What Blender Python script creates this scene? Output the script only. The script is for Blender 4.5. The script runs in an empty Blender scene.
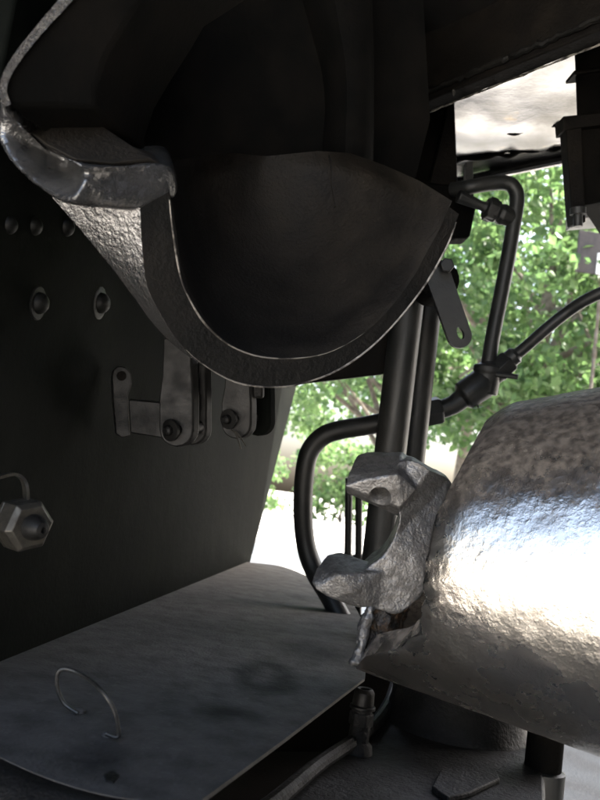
import bpy, bmesh, math, random
import numpy as np
from mathutils import Vector, Matrix, noise as mnoise

R = math.radians
scene = bpy.context.scene
COL = scene.collection
random.seed(7)

# ------------------------------------------------------------------ camera
FPX = 785.0                        # focal length in pixels of a 600 x 800 picture
PITCH, ROLL = R(6.6), R(8.0)
CAMLOC = Vector((0, 0, 1.30))
_f = Vector((0, math.cos(PITCH), math.sin(PITCH)))
_r0 = Vector((1, 0, 0)); _u0 = Vector((0, -math.sin(PITCH), math.cos(PITCH)))
_r = _r0 * math.cos(ROLL) + _u0 * math.sin(ROLL)
_u = -_r0 * math.sin(ROLL) + _u0 * math.cos(ROLL)
cam_data = bpy.data.cameras.new('camera')
cam = bpy.data.objects.new('camera', cam_data); COL.objects.link(cam)
m = Matrix((_r, _u, -_f)).transposed().to_4x4(); m.translation = CAMLOC
cam.matrix_world = m
cam_data.sensor_fit = 'VERTICAL'
cam_data.angle = 2 * math.atan(400 / FPX)
cam_data.clip_start = 0.02; cam_data.clip_end = 2000
cam_data.dof.use_dof = True
cam_data.dof.focus_distance = 0.8
cam_data.dof.aperture_fstop = 8.0
scene.camera = cam

# ------------------------------------------------------------------ sky and sun
SUN_EL, SUN_AZ = R(52), R(80)      # azimuth clockwise from +Y
world = bpy.data.worlds.new('World'); scene.world = world; world.use_nodes = True
wn = world.node_tree; wn.nodes.clear()
sky = wn.nodes.new('ShaderNodeTexSky'); sky.sky_type = 'NISHITA'; sky.sun_disc = False
sky.dust_density = 7.0; sky.ozone_density = .6; sky.sun_elevation = SUN_EL; sky.sun_rotation = SUN_AZ
bg = wn.nodes.new('ShaderNodeBackground'); bg.inputs['Strength'].default_value = 0.14
wo = wn.nodes.new('ShaderNodeOutputWorld')
wn.links.new(sky.outputs[0], bg.inputs[0]); wn.links.new(bg.outputs[0], wo.inputs[0])
sd = bpy.data.lights.new('sun', 'SUN'); sd.energy = 4.5; sd.angle = R(0.53); sd.color = (1, .95, .88)
sun = bpy.data.objects.new('sun', sd); COL.objects.link(sun)
sdir = Vector((math.sin(SUN_AZ) * math.cos(SUN_EL), math.cos(SUN_AZ) * math.cos(SUN_EL), math.sin(SUN_EL)))
sun.rotation_euler = (-sdir).to_track_quat('-Z', 'Y').to_euler()
sun.location = (0, 0, 20)
scene.view_settings.view_transform = 'Standard'
scene.view_settings.look = 'None'
scene.view_settings.gamma = 1
scene.view_settings.exposure = 2.85
scene.view_settings.use_curve_mapping = False
scene.cycles.max_bounces = 10
scene.cycles.diffuse_bounces = 5
scene.cycles.glossy_bounces = 5
scene.cycles.use_denoising = True

# ------------------------------------------------------------------ geometry helpers
def P(u, v, d):
    """world point seen at (u, v) of the 600 x 800 picture, at depth d metres"""
    return CAMLOC + _r * ((u - 300) / FPX * d) + _u * ((400 - v) / FPX * d) + _f * d

def on_plane(u, v, p0, n):
    """where the sight line through (u, v) meets a real plane of the place"""
    d = P(u, v, 1) - CAMLOC
    t = (p0 - CAMLOC).dot(n) / d.dot(n)
    return CAMLOC + d * t

def catmull(pts, n=8):
    pts = [Vector(p) for p in pts]
    out = []
    q = [pts[0] * 2 - pts[1]] + pts + [pts[-1] * 2 - pts[-2]]
    for i in range(1, len(q) - 2):
        a, b, c, d = q[i - 1], q[i], q[i + 1], q[i + 2]
        for k in range(n):
            t = k / n
            out.append(.5 * ((2 * b) + (c - a) * t + (2 * a - 5 * b + 4 * c - d) * t * t + (3 * b - a - 3 * c + d) * t ** 3))
    out.append(pts[-1])
    return out

def frame(ax):
    ax = Vector(ax).normalized()
    h = Vector((0, 0, 1)) if abs(ax.z) < .9 else Vector((1, 0, 0))
    x = ax.cross(h).normalized(); y = ax.cross(x).normalized()
    return x, y, ax

class MB:
    def __init__(self): self.v = []; self.f = []
    def add(self, vs, fs):
        o = len(self.v); self.v += [Vector(p) for p in vs]; self.f += [tuple(i + o for i in f) for f in fs]; return self
    def tube(self, pts, r, n=14, smooth=8, cap=True):
        pts = catmull(pts, smooth) if smooth else [Vector(p) for p in pts]
        rs = r if isinstance(r, (list, tuple)) else [r, r]
        vs, fs = [], []
        t = (pts[1] - pts[0]).normalized(); x, y, _ = frame(t)
        L = len(pts)
        for i, p in enumerate(pts):
            t2 = (pts[min(i + 1, L - 1)] - pts[max(i - 1, 0)]).normalized()
            q = t.rotation_difference(t2); x = q @ x; y = q @ y; t = t2
            s = i / (L - 1) * (len(rs) - 1); k = min(int(s), len(rs) - 2); rr = rs[k] + (rs[k + 1] - rs[k]) * (s - k)
            for j in range(n):
                a = 2 * math.pi * j / n
                vs.append(p + (x * math.cos(a) + y * math.sin(a)) * rr)
        for i in range(L - 1):
            for j in range(n):
                fs.append((i * n + j, i * n + (j + 1) % n, (i + 1) * n + (j + 1) % n, (i + 1) * n + j))
        if cap:
            fs.append(tuple(range(n - 1, -1, -1))); fs.append(tuple((L - 1) * n + j for j in range(n)))
        return self.add(vs, fs)
    def lathe(self, p0, ax, prof, n=24, phase=0):
        """prof: (distance along axis, radius); ends are capped"""
        x, y, a = frame(ax); p0 = Vector(p0); vs, fs = [], []
        for (t, r) in prof:
            for j in range(n):
                an = 2 * math.pi * j / n + phase
                vs.append(p0 + a * t + (x * math.cos(an) + y * math.sin(an)) * r)
        L = len(prof)
        for i in range(L - 1):
            for j in range(n):
                fs.append((i * n + j, i * n + (j + 1) % n, (i + 1) * n + (j + 1) % n, (i + 1) * n + j))
        fs.append(tuple(range(n - 1, -1, -1))); fs.append(tuple((L - 1) * n + j for j in range(n)))
        return self.add(vs, fs)
    def hexnut(self, p0, ax, r, h, phase=0):
        return self.lathe(p0, ax, [(0, r), (h * .85, r), (h, r * .88)], 6, phase)
    def prism(self, pts, off):
        pts = [Vector(p) for p in pts]; n = len(pts); off = Vector(off)
        vs = pts + [p + off for p in pts]
        fs = [tuple(range(n)), tuple(range(2 * n - 1, n - 1, -1))]
        fs += [(i, (i + 1) % n, n + (i + 1) % n, n + i) for i in range(n)]
        return self.add(vs, fs)
    def loft(self, rings, closed=True, cap=True):
        n = len(rings[0]); vs = [p for r in rings for p in r]; fs = []
        for i in range(len(rings) - 1):
            for j in range(n if closed else n - 1):
                fs.append((i * n + j, i * n + (j + 1) % n, (i + 1) * n + (j + 1) % n, (i + 1) * n + j))
        if cap:
            fs.append(tuple(range(n - 1, -1, -1))); fs.append(tuple((len(rings) - 1) * n + j for j in range(n)))
        return self.add(vs, fs)
    def box(self, c, ex, ey, ez):
        c = Vector(c); vs = [c + ex * a + ey * b + ez * d for a in (-1, 1) for b in (-1, 1) for d in (-1, 1)]
        return self.add(vs, [(0, 1, 3, 2), (4, 6, 7, 5), (0, 4, 5, 1), (2, 3, 7, 6), (0, 2, 6, 4), (1, 5, 7, 3)])
    def hull(self, pts):
        bm = bmesh.new()
        for p in pts: bm.verts.new(p)
        res = bmesh.ops.convex_hull(bm, input=bm.verts)
        bmesh.ops.delete(bm, geom=[g for g in res['geom_interior'] if isinstance(g, bmesh.types.BMVert)], context='VERTS')
        bm.verts.index_update(); bm.verts.ensure_lookup_table()
        vs = [v.co.copy() for v in bm.verts]; fs = [tuple(v.index for v in f.verts) for f in bm.faces]
        bm.free(); return self.add(vs, fs)

def put_mesh(name, mb, mat, base, parent=None, bevel=0, sharp=35, seg=2):
    me = bpy.data.meshes.new(name)
    base = Vector(base)
    me.from_pydata([tuple(p - base) for p in mb.v], [], mb.f)
    bm = bmesh.new(); bm.from_mesh(me); bmesh.ops.recalc_face_normals(bm, faces=bm.faces); bm.to_mesh(me); bm.free()
    for p in me.polygons: p.use_smooth = True
    me.set_sharp_from_angle(angle=R(sharp))
    me.materials.append(mat)
    o = bpy.data.objects.new(name, me); COL.objects.link(o)
    if parent is None: o.location = base
    else: o.parent = parent
    if bevel:
        b = o.modifiers.new('bevel', 'BEVEL'); b.width = bevel; b.segments = seg; b.limit_method = 'ANGLE'; b.angle_limit = R(30)
        b.harden_normals = False
    return o

def tag(o, label=None, cat=None, group=None, kind=None):
    if label: o['label'] = label
    if cat: o['category'] = cat
    if group: o['group'] = group
    if kind: o['kind'] = kind
    return o

class Thing:
    def __init__(self, name, label, cat, base, group=None):
        self.base = Vector(base)
        self.o = bpy.data.objects.new(name, None); COL.objects.link(self.o)
        self.o.location = self.base; self.o.empty_display_size = .05
        tag(self.o, label, cat, group)
    def part(self, name, mb, mat, bevel=0, parent=None, sharp=35, label=None, seg=2):
        o = put_mesh(name, mb, mat, self.base, parent or self.o, bevel, sharp, seg)
        if label: o['label'] = label
        return o

def bake(o):
    dg = bpy.context.evaluated_depsgraph_get(); dg.update()
    me = bpy.data.meshes.new_from_object(o.evaluated_get(dg))
    old = o.data; o.modifiers.clear(); o.data = me; bpy.data.meshes.remove(old)
    return o

def rough_cast(o, voxel, smooth=6, amp=0.0, size=.02, seed=0, amp2=0.0):
    """fuse overlapping blocks into one cast body with softened edges and an uneven skin"""
    r = o.modifiers.new('remesh', 'REMESH'); r.mode = 'VOXEL'; r.voxel_size = voxel; r.use_smooth_shade = True
    s = o.modifiers.new('smooth', 'SMOOTH'); s.iterations = smooth; s.factor = .5
    bake(o)
    roughen(o, amp, size, seed, amp2)
    return o

def roughen(o, amp, size, seed=0, amp2=0.0):
    me = o.data
    n = len(me.vertices); nor = np.empty(n * 3, 'f'); co = np.empty(n * 3, 'f')
    me.vertices.foreach_get('co', co); me.vertex_normals.foreach_get('vector', nor)
    co = co.reshape(-1, 3); nor = nor.reshape(-1, 3)
    for i in range(n):
        p = Vector(co[i]) / size + Vector((seed * 7.3, seed * 3.1, 0))
        k = amp * mnoise.noise(p)
        if amp2: k += amp2 * mnoise.noise(p * 3.7)
        co[i] += nor[i] * k
    me.vertices.foreach_set('co', co.ravel()); me.update()
    for p in me.polygons: p.use_smooth = True

# ------------------------------------------------------------------ materials
def mat(name, base, rough=.6, metal=0.0, base2=None, nscale=12, nlo=.4, nhi=.65, rough2=None,
        bscale=150, bstr=.3, bdist=.002, b2scale=None, b2str=.3, b2dist=.004, base3=None, n3scale=60, n3lo=.6, n3hi=.7, spec=.5, coat=0, bthresh=None):
    M = bpy.data.materials.new(name); M.use_nodes = True
    nt = M.node_tree; N = nt.nodes; L = nt.links
    b = N['Principled BSDF']
    geo = N.new('ShaderNodeNewGeometry')
    def noise_(sc, det=6, ro=.6):
        t = N.new('ShaderNodeTexNoise'); t.inputs['Scale'].default_value = sc; t.inputs['Detail'].default_value = det
        t.inputs['Roughness'].default_value = ro
        L.new(geo.outputs['Position'], t.inputs['Vector']); return t.outputs['Fac']
    def ramp(src, lo, hi):
        r = N.new('ShaderNodeMapRange'); r.inputs[1].default_value = lo; r.inputs[2].default_value = hi
        L.new(src, r.inputs[0]); return r.outputs[0]
    def rgb(c): return (c, c, c, 1) if isinstance(c, (int, float)) else (*c, 1)
    b.inputs['Base Color'].default_value = rgb(base)
    b.inputs['Roughness'].default_value = rough; b.inputs['Metallic'].default_value = metal
    b.inputs['Specular IOR Level'].default_value = spec
    b.inputs['Coat Weight'].default_value = coat; b.inputs['Coat Roughness'].default_value = .12
    if base2 is not None:
        fac = ramp(noise_(nscale), nlo, nhi)
        mx = N.new('ShaderNodeMix'); mx.data_type = 'RGBA'
        mx.inputs[6].default_value = rgb(base); mx.inputs[7].default_value = rgb(base2)
        L.new(fac, mx.inputs[0]); out = mx.outputs[2]
        if base3 is not None:
            m2 = N.new('ShaderNodeMix'); m2.data_type = 'RGBA'; m2.inputs[7].default_value = rgb(base3)
            L.new(out, m2.inputs[6]); L.new(ramp(noise_(n3scale), n3lo, n3hi), m2.inputs[0]); out = m2.outputs[2]
        L.new(out, b.inputs['Base Color'])
        if rough2 is not None:
            mr = N.new('ShaderNodeMapRange'); mr.inputs[3].default_value = rough; mr.inputs[4].default_value = rough2
            L.new(fac, mr.inputs[0]); L.new(mr.outputs[0], b.inputs['Roughness'])
    if bstr:
        bp = N.new('ShaderNodeBump'); bp.inputs['Strength'].default_value = bstr; bp.inputs['Distance'].default_value = bdist
        hsrc = noise_(bscale, 4)
        if bthresh: hsrc = ramp(hsrc, *bthresh)
        L.new(hsrc, bp.inputs['Height']); last = bp
        if b2scale:
            b2 = N.new('ShaderNodeBump'); b2.inputs['Strength'].default_value = b2str; b2.inputs['Distance'].default_value = b2dist
            L.new(noise_(b2scale, 3), b2.inputs['Height']); L.new(bp.outputs[0], b2.inputs['Normal']); last = b2
        L.new(last.outputs[0], b.inputs['Normal'])
    M['b'] = 1
    return M

M = {}
M['frame'] = mat('black_frame_paint', (.0022, .0028, .0023), .8, 0, (.0062, .0070, .0057), 11, .42, .72, .82, 220, .35, .0015, 30, .25, .004, spec=.035)
M['soot'] = mat('sooty_cast_iron', (.0055, .0053, .0047), .55, 0, (.011, .0095, .0075), 14, .45, .7, .75, 260, .6, .002, 55, .4, .004, spec=.2)
M['sootb'] = mat('brown_dusty_cast_iron', (.0085, .0075, .0064), .6, 0, (.018, .0152, .012), 18, .4, .7, .7, 300, .6, .002, 60, .4, .004, spec=.2)
M['gloss'] = mat('glossy_black_enamel', (.27, .265, .26), .2, .85, (.16, .155, .15), 25, .45, .7, .32, 190, .6, .004, 420, .4, .002)
M['enamel'] = mat('runny_black_enamel', (.17, .17, .17), .16, .8, (.08, .078, .075), 25, .45, .7, .3, 120, .35, .004, 420, .3, .002)
M['drum'] = mat('graphite_grey_paint', (.72, .67, .60), .25, .99, (.58, .535, .48), 14, .42, .68, .33, 200, .20, .0009, 420, .14, .0014, bthresh=(.45, .72),
                base3=(.50, .44, .38), n3scale=130, n3lo=.6, n3hi=.72)
M['lug'] = mat('worn_grey_cast_metal', (.20, .195, .19), .36, .75, (.12, .113, .105), 75, .42, .65, .6, 420, .5, .0018, 110, .4, .004,
               base3=(.27, .26, .245), n3scale=260, n3lo=.58, n3hi=.7)
M['rust'] = mat('greasy_rust', (.018, .014, .010), .45, 0, (.10, .055, .025), 90, .45, .65, .8, 300, .8, .003)
M['deck'] = mat('dull_grey_steel_plate', (.092, .087, .082), .70, 0, (.060, .057, .053), 34, .40, .66, .78, 320, .6, .0018, 60, .4, .003,
                base3=(.135, .13, .122), n3scale=150, n3lo=.58, n3hi=.80, spec=.15)
M['pipe'] = mat('black_pipe_paint', (.020, .021, .020), .42, .1, (.034, .034, .032), 30, .4, .7, .55, 300, .25, .001)
M['steel'] = mat('bare_worn_steel', (.085, .08, .068), .33, .7, (.035, .032, .027), 70, .4, .65, .55, 350, .3, .001)
M['bolt'] = mat('painted_bolt_black', (.004, .0043, .0038), .5, 0, (.007, .007, .006), 30, .4, .7, .6, 220, .3, .0015, spec=.18)
M['wire'] = mat('dull_steel_wire', (.05, .049, .046), .4, .5, (.025, .024, .022), 90, .4, .65, .5, 300, .2, .001)
M['link'] = mat('oily_dark_steel', (.011, .0106, .0098), .42, .1, (.005, .0049, .0045), 50, .4, .65, .6, 300, .3, .001, spec=.22)
M['edge'] = mat('chipped_edge_and_highlight', (.34, .31, .27), .5, .5, (.05, .045, .04), 60, .45, .58, .6, 200, .4, .002)  # bare chipped metal; also the bright colour of the rim highlight
M['sheet'] = mat('light_grey_enamelled_sheet', (.24, .24, .245), .16, .9, (.16, .155, .145), 7, .45, .65, .26, 18, .08, .004, 260, .08, .001,
                 base3=(.30, .25, .19), n3scale=30, n3lo=.63, n3hi=.72)
M['dark'] = mat('near_black', (.004, .004, .0037), .8, 0, (.008, .007, .006), 20, .4, .7, .85, 200, .4, .002, spec=.03)  # near-black, almost without gloss, for recesses and hidden blocks
M['beam'] = mat('brown_black_beam', (.005, .0043, .0036), .68, 0, (.010, .0082, .0062), 25, .45, .68, .7, 250, .5, .002, 60, .4, .003, spec=.12)
M['base'] = mat('grimy_cast_iron', (.017, .0167, .016), .55, .05, (.009, .0088, .0083), 30, .4, .65, .65, 230, .6, .003, 60, .4, .004, spec=.2)
M['ground'] = mat('pale_gravel', (.52, .505, .47), .9, 0, (.40, .39, .36), 1.3, .4, .65, None, 60, .4, .01, base3=(.5, .49, .46), n3scale=45, n3lo=.5, n3hi=.7)
M['dark_ground'] = mat('dark_bluish_ground', (.020, .023, .027), .9, 0, (.015, .0165, .019), 3, .4, .65, None, 90, .6, .01, base3=(.032, .035, .038), n3scale=80, n3lo=.55, n3hi=.7, spec=.08)
M['bark'] = mat('grey_brown_bark', (.10, .08, .06), .9, 0, (.17, .145, .12), 9, .4, .6, None, 30, .8, .02)
M['sign'] = mat('weathered_brown_board', (.035, .030, .030), .8, 0, (.05, .043, .04), 20, .4, .6, None, 60, .2, .002)
M['white'] = mat('white_paint', (.75, .75, .73), .6, 0, (.62, .62, .6), 20, .45, .65, None, 60, .1, .001)

def leaf_mat(name, c, c2):
    m_ = bpy.data.materials.new(name); m_.use_nodes = True; nt = m_.node_tree; N = nt.nodes; L = nt.links
    b = N['Principled BSDF']; b.inputs['Roughness'].default_value = .45
    geo = N.new('ShaderNodeNewGeometry')
    mx = N.new('ShaderNodeMix'); mx.data_type = 'RGBA'; mx.inputs[6].default_value = (*c, 1); mx.inputs[7].default_value = (*c2, 1)
    L.new(geo.outputs['Random Per Island'], mx.inputs[0]); L.new(mx.outputs[2], b.inputs['Base Color'])
    tr = N.new('ShaderNodeBsdfTranslucent')
    hs = N.new('ShaderNodeHueSaturation'); hs.inputs['Value'].default_value = 1.7; hs.inputs['Hue'].default_value = .50
    L.new(mx.outputs[2], hs.inputs['Color']); L.new(hs.outputs[0], tr.inputs[0])
    ms = N.new('ShaderNodeMixShader'); ms.inputs[0].default_value = .5
    L.new(b.outputs[0], ms.inputs[1]); L.new(tr.outputs[0], ms.inputs[2])
    L.new(ms.outputs[0], N['Material Output'].inputs['Surface'])
    return m_
M['leaf'] = leaf_mat('green_leaves', (.045, .092, .03), (.105, .17, .06))
M['leaf2'] = leaf_mat('deep_green_leaves', (.035, .078, .03), (.08, .135, .048))

# ------------------------------------------------------------------ the ground
UP = Vector((0, 0, 1))
g = MB(); nn = 24
xs = [-400 + 800 * i / nn for i in range(nn + 1)]
g.add([(x, y, 0) for x in xs for y in xs], [(i * (nn + 1) + j, (i + 1) * (nn + 1) + j, (i + 1) * (nn + 1) + j + 1, i * (nn + 1) + j + 1) for i in range(nn) for j in range(nn)])
tag(put_mesh('ground', g, M['ground'], (0, 0, 0)), kind='structure')

ap = MB().prism([(-40, -1.0, .004), (40, -1.0, .004), (40, 5.6, .004), (-40, 5.6, .004)], (0, 0, -.003))
tag(put_mesh('dark_ground_strip', ap, M['dark_ground'], (0, 0, 0)), kind='structure')  # darker, bluish strip of ground under and around the machine

# ------------------------------------------------------------------ deck plate, frame plate
ZP = 1.30 - 0.185
PP = Vector((0, 0, ZP))
def DK(u, v, dz=0): return on_plane(u, v, PP + UP * dz, UP)

A = DK(0, 661); B = DK(247, 562)
wdir = (B - A).normalized()
wn_ = Vector((wdir.y, -wdir.x, 0)).normalized()         # faces the camera side
def WL(u, v, off=0): return on_plane(u, v, A + wn_ * off, wn_)

frame_t = Thing('frame_plate', 'large black painted steel frame plate with bolt heads, standing upright at the left', 'frame plate', A + wdir * .5 + UP * -.3)
e1, e2, e0 = WL(297, 385), WL(322, 290), WL(243, 590)
def wall_pt(s, z): q = A + wdir * s; return Vector((q.x, q.y, z))
top = 2.35
dirv = (e2 - e1); e3 = e1 + dirv * ((top - e1.z) / dirv.z)
e4 = e0 + (e0 - e1) * ((e0.z - (ZP - .35)) / (e1.z - e0.z))
mb = MB().prism([wall_pt(-.17, ZP - .35), e4, e0, e1, e2, e3, wall_pt(-.17, top)], -wn_ * .035)
frame_t.part('plate', mb, M['frame'], .003)
for (u, v, r) in [(10, 225, 10), (35, 226, 10), (67, 227, 10), (38, 303, 18), (100, 303, 17)]:
    p = WL(u, v); d = (p - CAMLOC).dot(_f); rr = r * d / FPX
    mb = MB()
    if r > 10:
        mb.lathe(p - wn_ * .002, wn_, [(0, rr), (.0022, rr * .97), (.003, rr * .9), (.003, rr * .62)] + [(.003 + rr * .55 * math.sin(R(a_)), rr * .62 * math.cos(R(a_))) for a_ in (15, 35, 55, 72, 85)], 20)
    else:
        mb.lathe(p - wn_ * .002, wn_, [(0, rr), (rr * .35, rr * .94), (rr * .62, rr * .78), (rr * .82, rr * .55), (rr * .94, rr * .25), (rr * .97, .0005)], 18)
    frame_t.part('bolt_head', mb, M['bolt'])
# stud with hexagon nut and a bent strip hooked behind it
c = P(29, 526, .60); cw = on_plane(0, 0, A, wn_)
ax = (_r * .74 + _u * -.06 - _f * .62).normalized()
k = (A - c).dot(wn_) / ax.dot(wn_)
base_w = c + ax * k
L_ = (c - base_w).length
px = .60 / FPX
mb = MB().lathe(base_w - ax * .01, ax, [(0, 13 * px), (L_ - .014, 13 * px)], 20)
st = frame_t.part('stud', mb, M['pipe'])
mb = MB().lathe(c - ax * .020, ax, [(0, 27 * px), (.003, 27 * px), (.004, 26 * px)], 6, .25)
mb.lathe(c - ax * .016, ax, [(0, 27 * px), (.017, 27 * px), (.021, 22 * px)], 6, .25)
frame_t.part('nut', mb, M['steel'], .0012, parent=st)
mb = MB().lathe(c - ax * .002, ax, [(0, 13 * px), (.010, 13 * px), (.016, 11 * px), (.021, 7 * px), (.022, 3 * px), (.019, 2 * px)], 20)
frame_t.part('stud_end', mb, M['link'], parent=st)
pts = [P(-14, 482, .63), P(3, 477, .625), P(14, 474.5, .62), P(22, 477, .615), P(27, 485, .61), P(28.5, 500, .61), P(29, 512, .615)]
cat_ = catmull(pts, 5)
wv = (_f * .008 - _r * .006)
mb = MB(); ring = []
rings = []
for i, p in enumerate(cat_):
    t = (cat_[min(i + 1, len(cat_) - 1)] - cat_[max(i - 1, 0)]).normalized(); nrm = t.cross(wv).normalized() * .0012
    rings.append([p + nrm, p + wv + nrm, p + wv - nrm, p - nrm])
mb.loft(rings)
frame_t.part('locking_strip', mb, M['steel'], parent=st)

deck_t = Thing('deck_plate', 'dusty grey steel cover plate with a wire handle, lying flat at the lower left', 'cover plate', DK(180, 690))
far = [DK(*q) for q in [(247, 562), (280, 566), (305, 575), (340, 594), (358, 612), (367, 645), (365, 678)]]
far = catmull(far, 4)
near_r = [DK(282, 741), DK(200, 801)]
edge = [DK(*q) for q in [(200, 801), (130, 799), (62, 783), (0, 757), (-50, 728)]]
edge = catmull(edge, 5)
mb = MB()
wl_ = lambda u: on_plane(u, 661, A + wn_ * .001, wn_)
cw_ = wl_(-75); cw_.z = ZP
outl = far + [near_r[0]] + edge + [cw_]
th = .003
mb.prism(outl, -UP * th)
dk = deck_t.part('plate', mb, M['deck'], 0, sharp=30)
# rolled front edge
rings = []
for k in range(6):
    a = k / 5 * R(88); rr = .03
    row = []
    for i, p in enumerate(edge):
        t = (edge[min(i + 1, len(edge) - 1)] - edge[max(i - 1, 0)]).normalized(); o = Vector((t.y, -t.x, 0))
        if o.dot(p - deck_t.base) < 0: o = -o
        row.append(p + o * (math.sin(a) * rr) - UP * ((1 - math.cos(a)) * rr) - UP * .0006)
    rings.append(row)
row2 = [p - UP * .05 for p in rings[-1]]
rings.append(row2)
ins = [[p - UP * .008 for p in r] for r in rings]
mb = MB().loft(rings, closed=False, cap=False)
o_ = deck_t.part('rolled_edge', mb, M['base'])
so = o_.modifiers.new('thick', 'SOLIDIFY'); so.thickness = .008; so.offset = -1
# wire handle
hf1, hf2 = DK(76, 712, .003), DK(118, 738, .003)
dh = (hf1 - CAMLOC).dot(_f); dh2 = (hf2 - CAMLOC).dot(_f)
mb = MB().tube([hf1 + (hf1 - hf2) * -.05, P(64, 703, dh), P(57.5, 688, dh), P(58, 673, dh), P(66, 669, dh), P(82, 675, dh * .99), P(101, 690, dh2 * 1.01), P(114, 710, dh2), P(118.5, 732, dh2), P(116, 737, dh2 * .999), P(106, 733.5, dh2 * 1.0)], .0016, 10)
hd = deck_t.part('handle', mb, M['wire'])
for q in (DK(78, 712), DK(110, 736)):
    mb = MB().lathe(q, UP, [(-.002, .006), (.002, .0055), (.0034, .003)], 12)
    deck_t.part('handle_foot', mb, M['deck'], parent=hd)
# chip of scale on the plate
mb = MB().prism([DK(104, 776), DK(112, 772), DK(119, 777), DK(113, 784), DK(106, 782)], UP * .0012)
deck_t.part('scale_flake', mb, M['base'])
# deck stains: dark grease with a shape of its own (a horseshoe and two blots)
def stains(m_, items, col):
    nt = m_.node_tree; N = nt.nodes; L = nt.links; b = N['Principled BSDF']
    geo = N.new('ShaderNodeNewGeometry'); nz = N.new('ShaderNodeTexNoise'); nz.inputs['Scale'].default_value = 38; nz.inputs['Detail'].default_value = 6
    L.new(geo.outputs['Position'], nz.inputs['Vector'])
    ad = N.new('ShaderNodeVectorMath'); ad.operation = 'MULTIPLY_ADD'; ad.inputs[1].default_value = (.034,) * 3
    L.new(nz.outputs['Color'], ad.inputs[0]); L.new(geo.outputs['Position'], ad.inputs[2])
    tot = None
    for (p, r0, r1, soft, sy) in items:
        sb = N.new('ShaderNodeVectorMath'); sb.operation = 'SUBTRACT'; sb.inputs[1].default_value = tuple(p + Vector((.017,) * 3)); L.new(ad.outputs[0], sb.inputs[0])
        sc_ = N.new('ShaderNodeVectorMath'); sc_.operation = 'MULTIPLY'; sc_.inputs[1].default_value = (1, sy, 0); L.new(sb.outputs[0], sc_.inputs[0])
        ln = N.new('ShaderNodeVectorMath'); ln.operation = 'LENGTH'; L.new(sc_.outputs[0], ln.inputs[0])
        a = N.new('ShaderNodeMapRange'); a.inputs[1].default_value = r1; a.inputs[2].default_value = r1 - soft; L.new(ln.outputs['Value'], a.inputs[0]); v = a.outputs[0]
        if r0 > 0:
            c_ = N.new('ShaderNodeMapRange'); c_.inputs[1].default_value = r0 - soft; c_.inputs[2].default_value = r0; L.new(ln.outputs['Value'], c_.inputs[0])
            mu = N.new('ShaderNodeMath'); mu.operation = 'MULTIPLY'; L.new(v, mu.inputs[0]); L.new(c_.outputs[0], mu.inputs[1]); v = mu.outputs[0]
        if tot is None: tot = v
        else:
            mm = N.new('ShaderNodeMath'); mm.operation = 'MAXIMUM'; L.new(tot, mm.inputs[0]); L.new(v, mm.inputs[1]); tot = mm.outputs[0]
    src = b.inputs['Base Color'].links[0].from_socket
    mx = N.new('ShaderNodeMix'); mx.data_type = 'RGBA'; mx.inputs[7].default_value = (*col, 1)
    f_ = N.new('ShaderNodeMath'); f_.operation = 'MULTIPLY'; f_.inputs[1].default_value = .85; L.new(tot, f_.inputs[0])
    L.new(f_.outputs[0], mx.inputs[0]); L.new(src, mx.inputs[6]); L.new(mx.outputs[2], b.inputs['Base Color'])
stains(M['deck'], [(DK(266, 676), .020, .040, .014, .45), (DK(278, 668), 0, .018, .012, .8), (DK(345, 588), 0, .10, .09, .6), (DK(225, 712), 0, .032, .026, .9), (DK(318, 652), 0, .06, .05, .7), (DK(250, 668), 0, .022, .015, .6), (DK(100, 760), 0, .03, .03, .8)], (.014, .014, .015))

# ------------------------------------------------------------------ upper housing (half bowl with lug, pillar above)
CD = .63
def CP(u, v, back=0):           # on the mouth plane of the housing, which turns away to the right
    d = CD + (u - 300) * .00045 + (v - 200) * .00018 + back
    return P(u, v, d)
hous = Thing('bearing_housing', 'big black cast housing with an open half-round mouth and a thick left lug', 'housing', P(290, 385, .8))
OF = [(140, 208), (142, 247), (147, 285), (160, 312), (175, 337), (200, 362), (235, 382), (270, 387), (300, 384), (340, 369), (380, 339), (420, 292), (446, 248), (459, 214)]
IF = [(169, 192), (172, 225), (180, 275), (190, 300), (206, 325), (231, 346), (262, 357), (300, 358), (335, 350), (374, 325), (408, 285), (428, 250), (440, 228), (449, 207)]
OB = [(52, 197), (80, 229), (112, 268), (138, 303), (157, 328), (188, 356), (232, 378), (268, 380), (300, 374), (338, 358), (375, 328), (410, 282), (432, 238), (446, 205)]
def sm(px, back, n=4): return catmull([CP(u, v, b) for (u, v), b in zip(px, back)], n)
nb = len(OF)
of = sm(OF, [0] * nb); if_ = sm(IF, [0] * nb)
ob = sm(OB, [.00045 * max(0, OF[i][0] - OB[i][0]) + .012 + .004 * i for i in range(nb)])
cx, cy = 285, 190
def shr(px, k, dx, dy): return [(cx + (u - cx) * k + dx, cy + (v - cy) * k + dy) for u, v in px]
def bend_end(px, tgt, n=8):
    px = list(px)
    for k in range(n):
        w_ = (1 - k / n) ** 1.6; i = len(px) - 1 - k
        px[i] = (px[i][0] + (tgt[0] - px[-1][0]) * w_ if k else tgt[0], px[i][1] + (tgt[1] - shr_last[1]) * w_ if k else tgt[1])
    return px
def inner_ring(k, dx, dy, back, tgt, tgl):
    global shr_last
    px = shr(IF, k, dx, dy); shr_last = px[-1]
    px = bend_end(px, tgt, 6)[::-1]; shr_last = px[-1]
    return sm(bend_end(px, tgl, 5)[::-1], [back] * nb)
ib1 = inner_ring(.985, 0, 0, .004, (452, 201), (167, 178))
ib2 = inner_ring(.94, -6, -5, .045, (420, 181), (168, 166))
ib3 = inner_ring(.84, -14, -10, .095, (384, 165), (178, 160))
ib3b = inner_ring(.68, -20, -12, .150, (350, 153), (200, 156))
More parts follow.
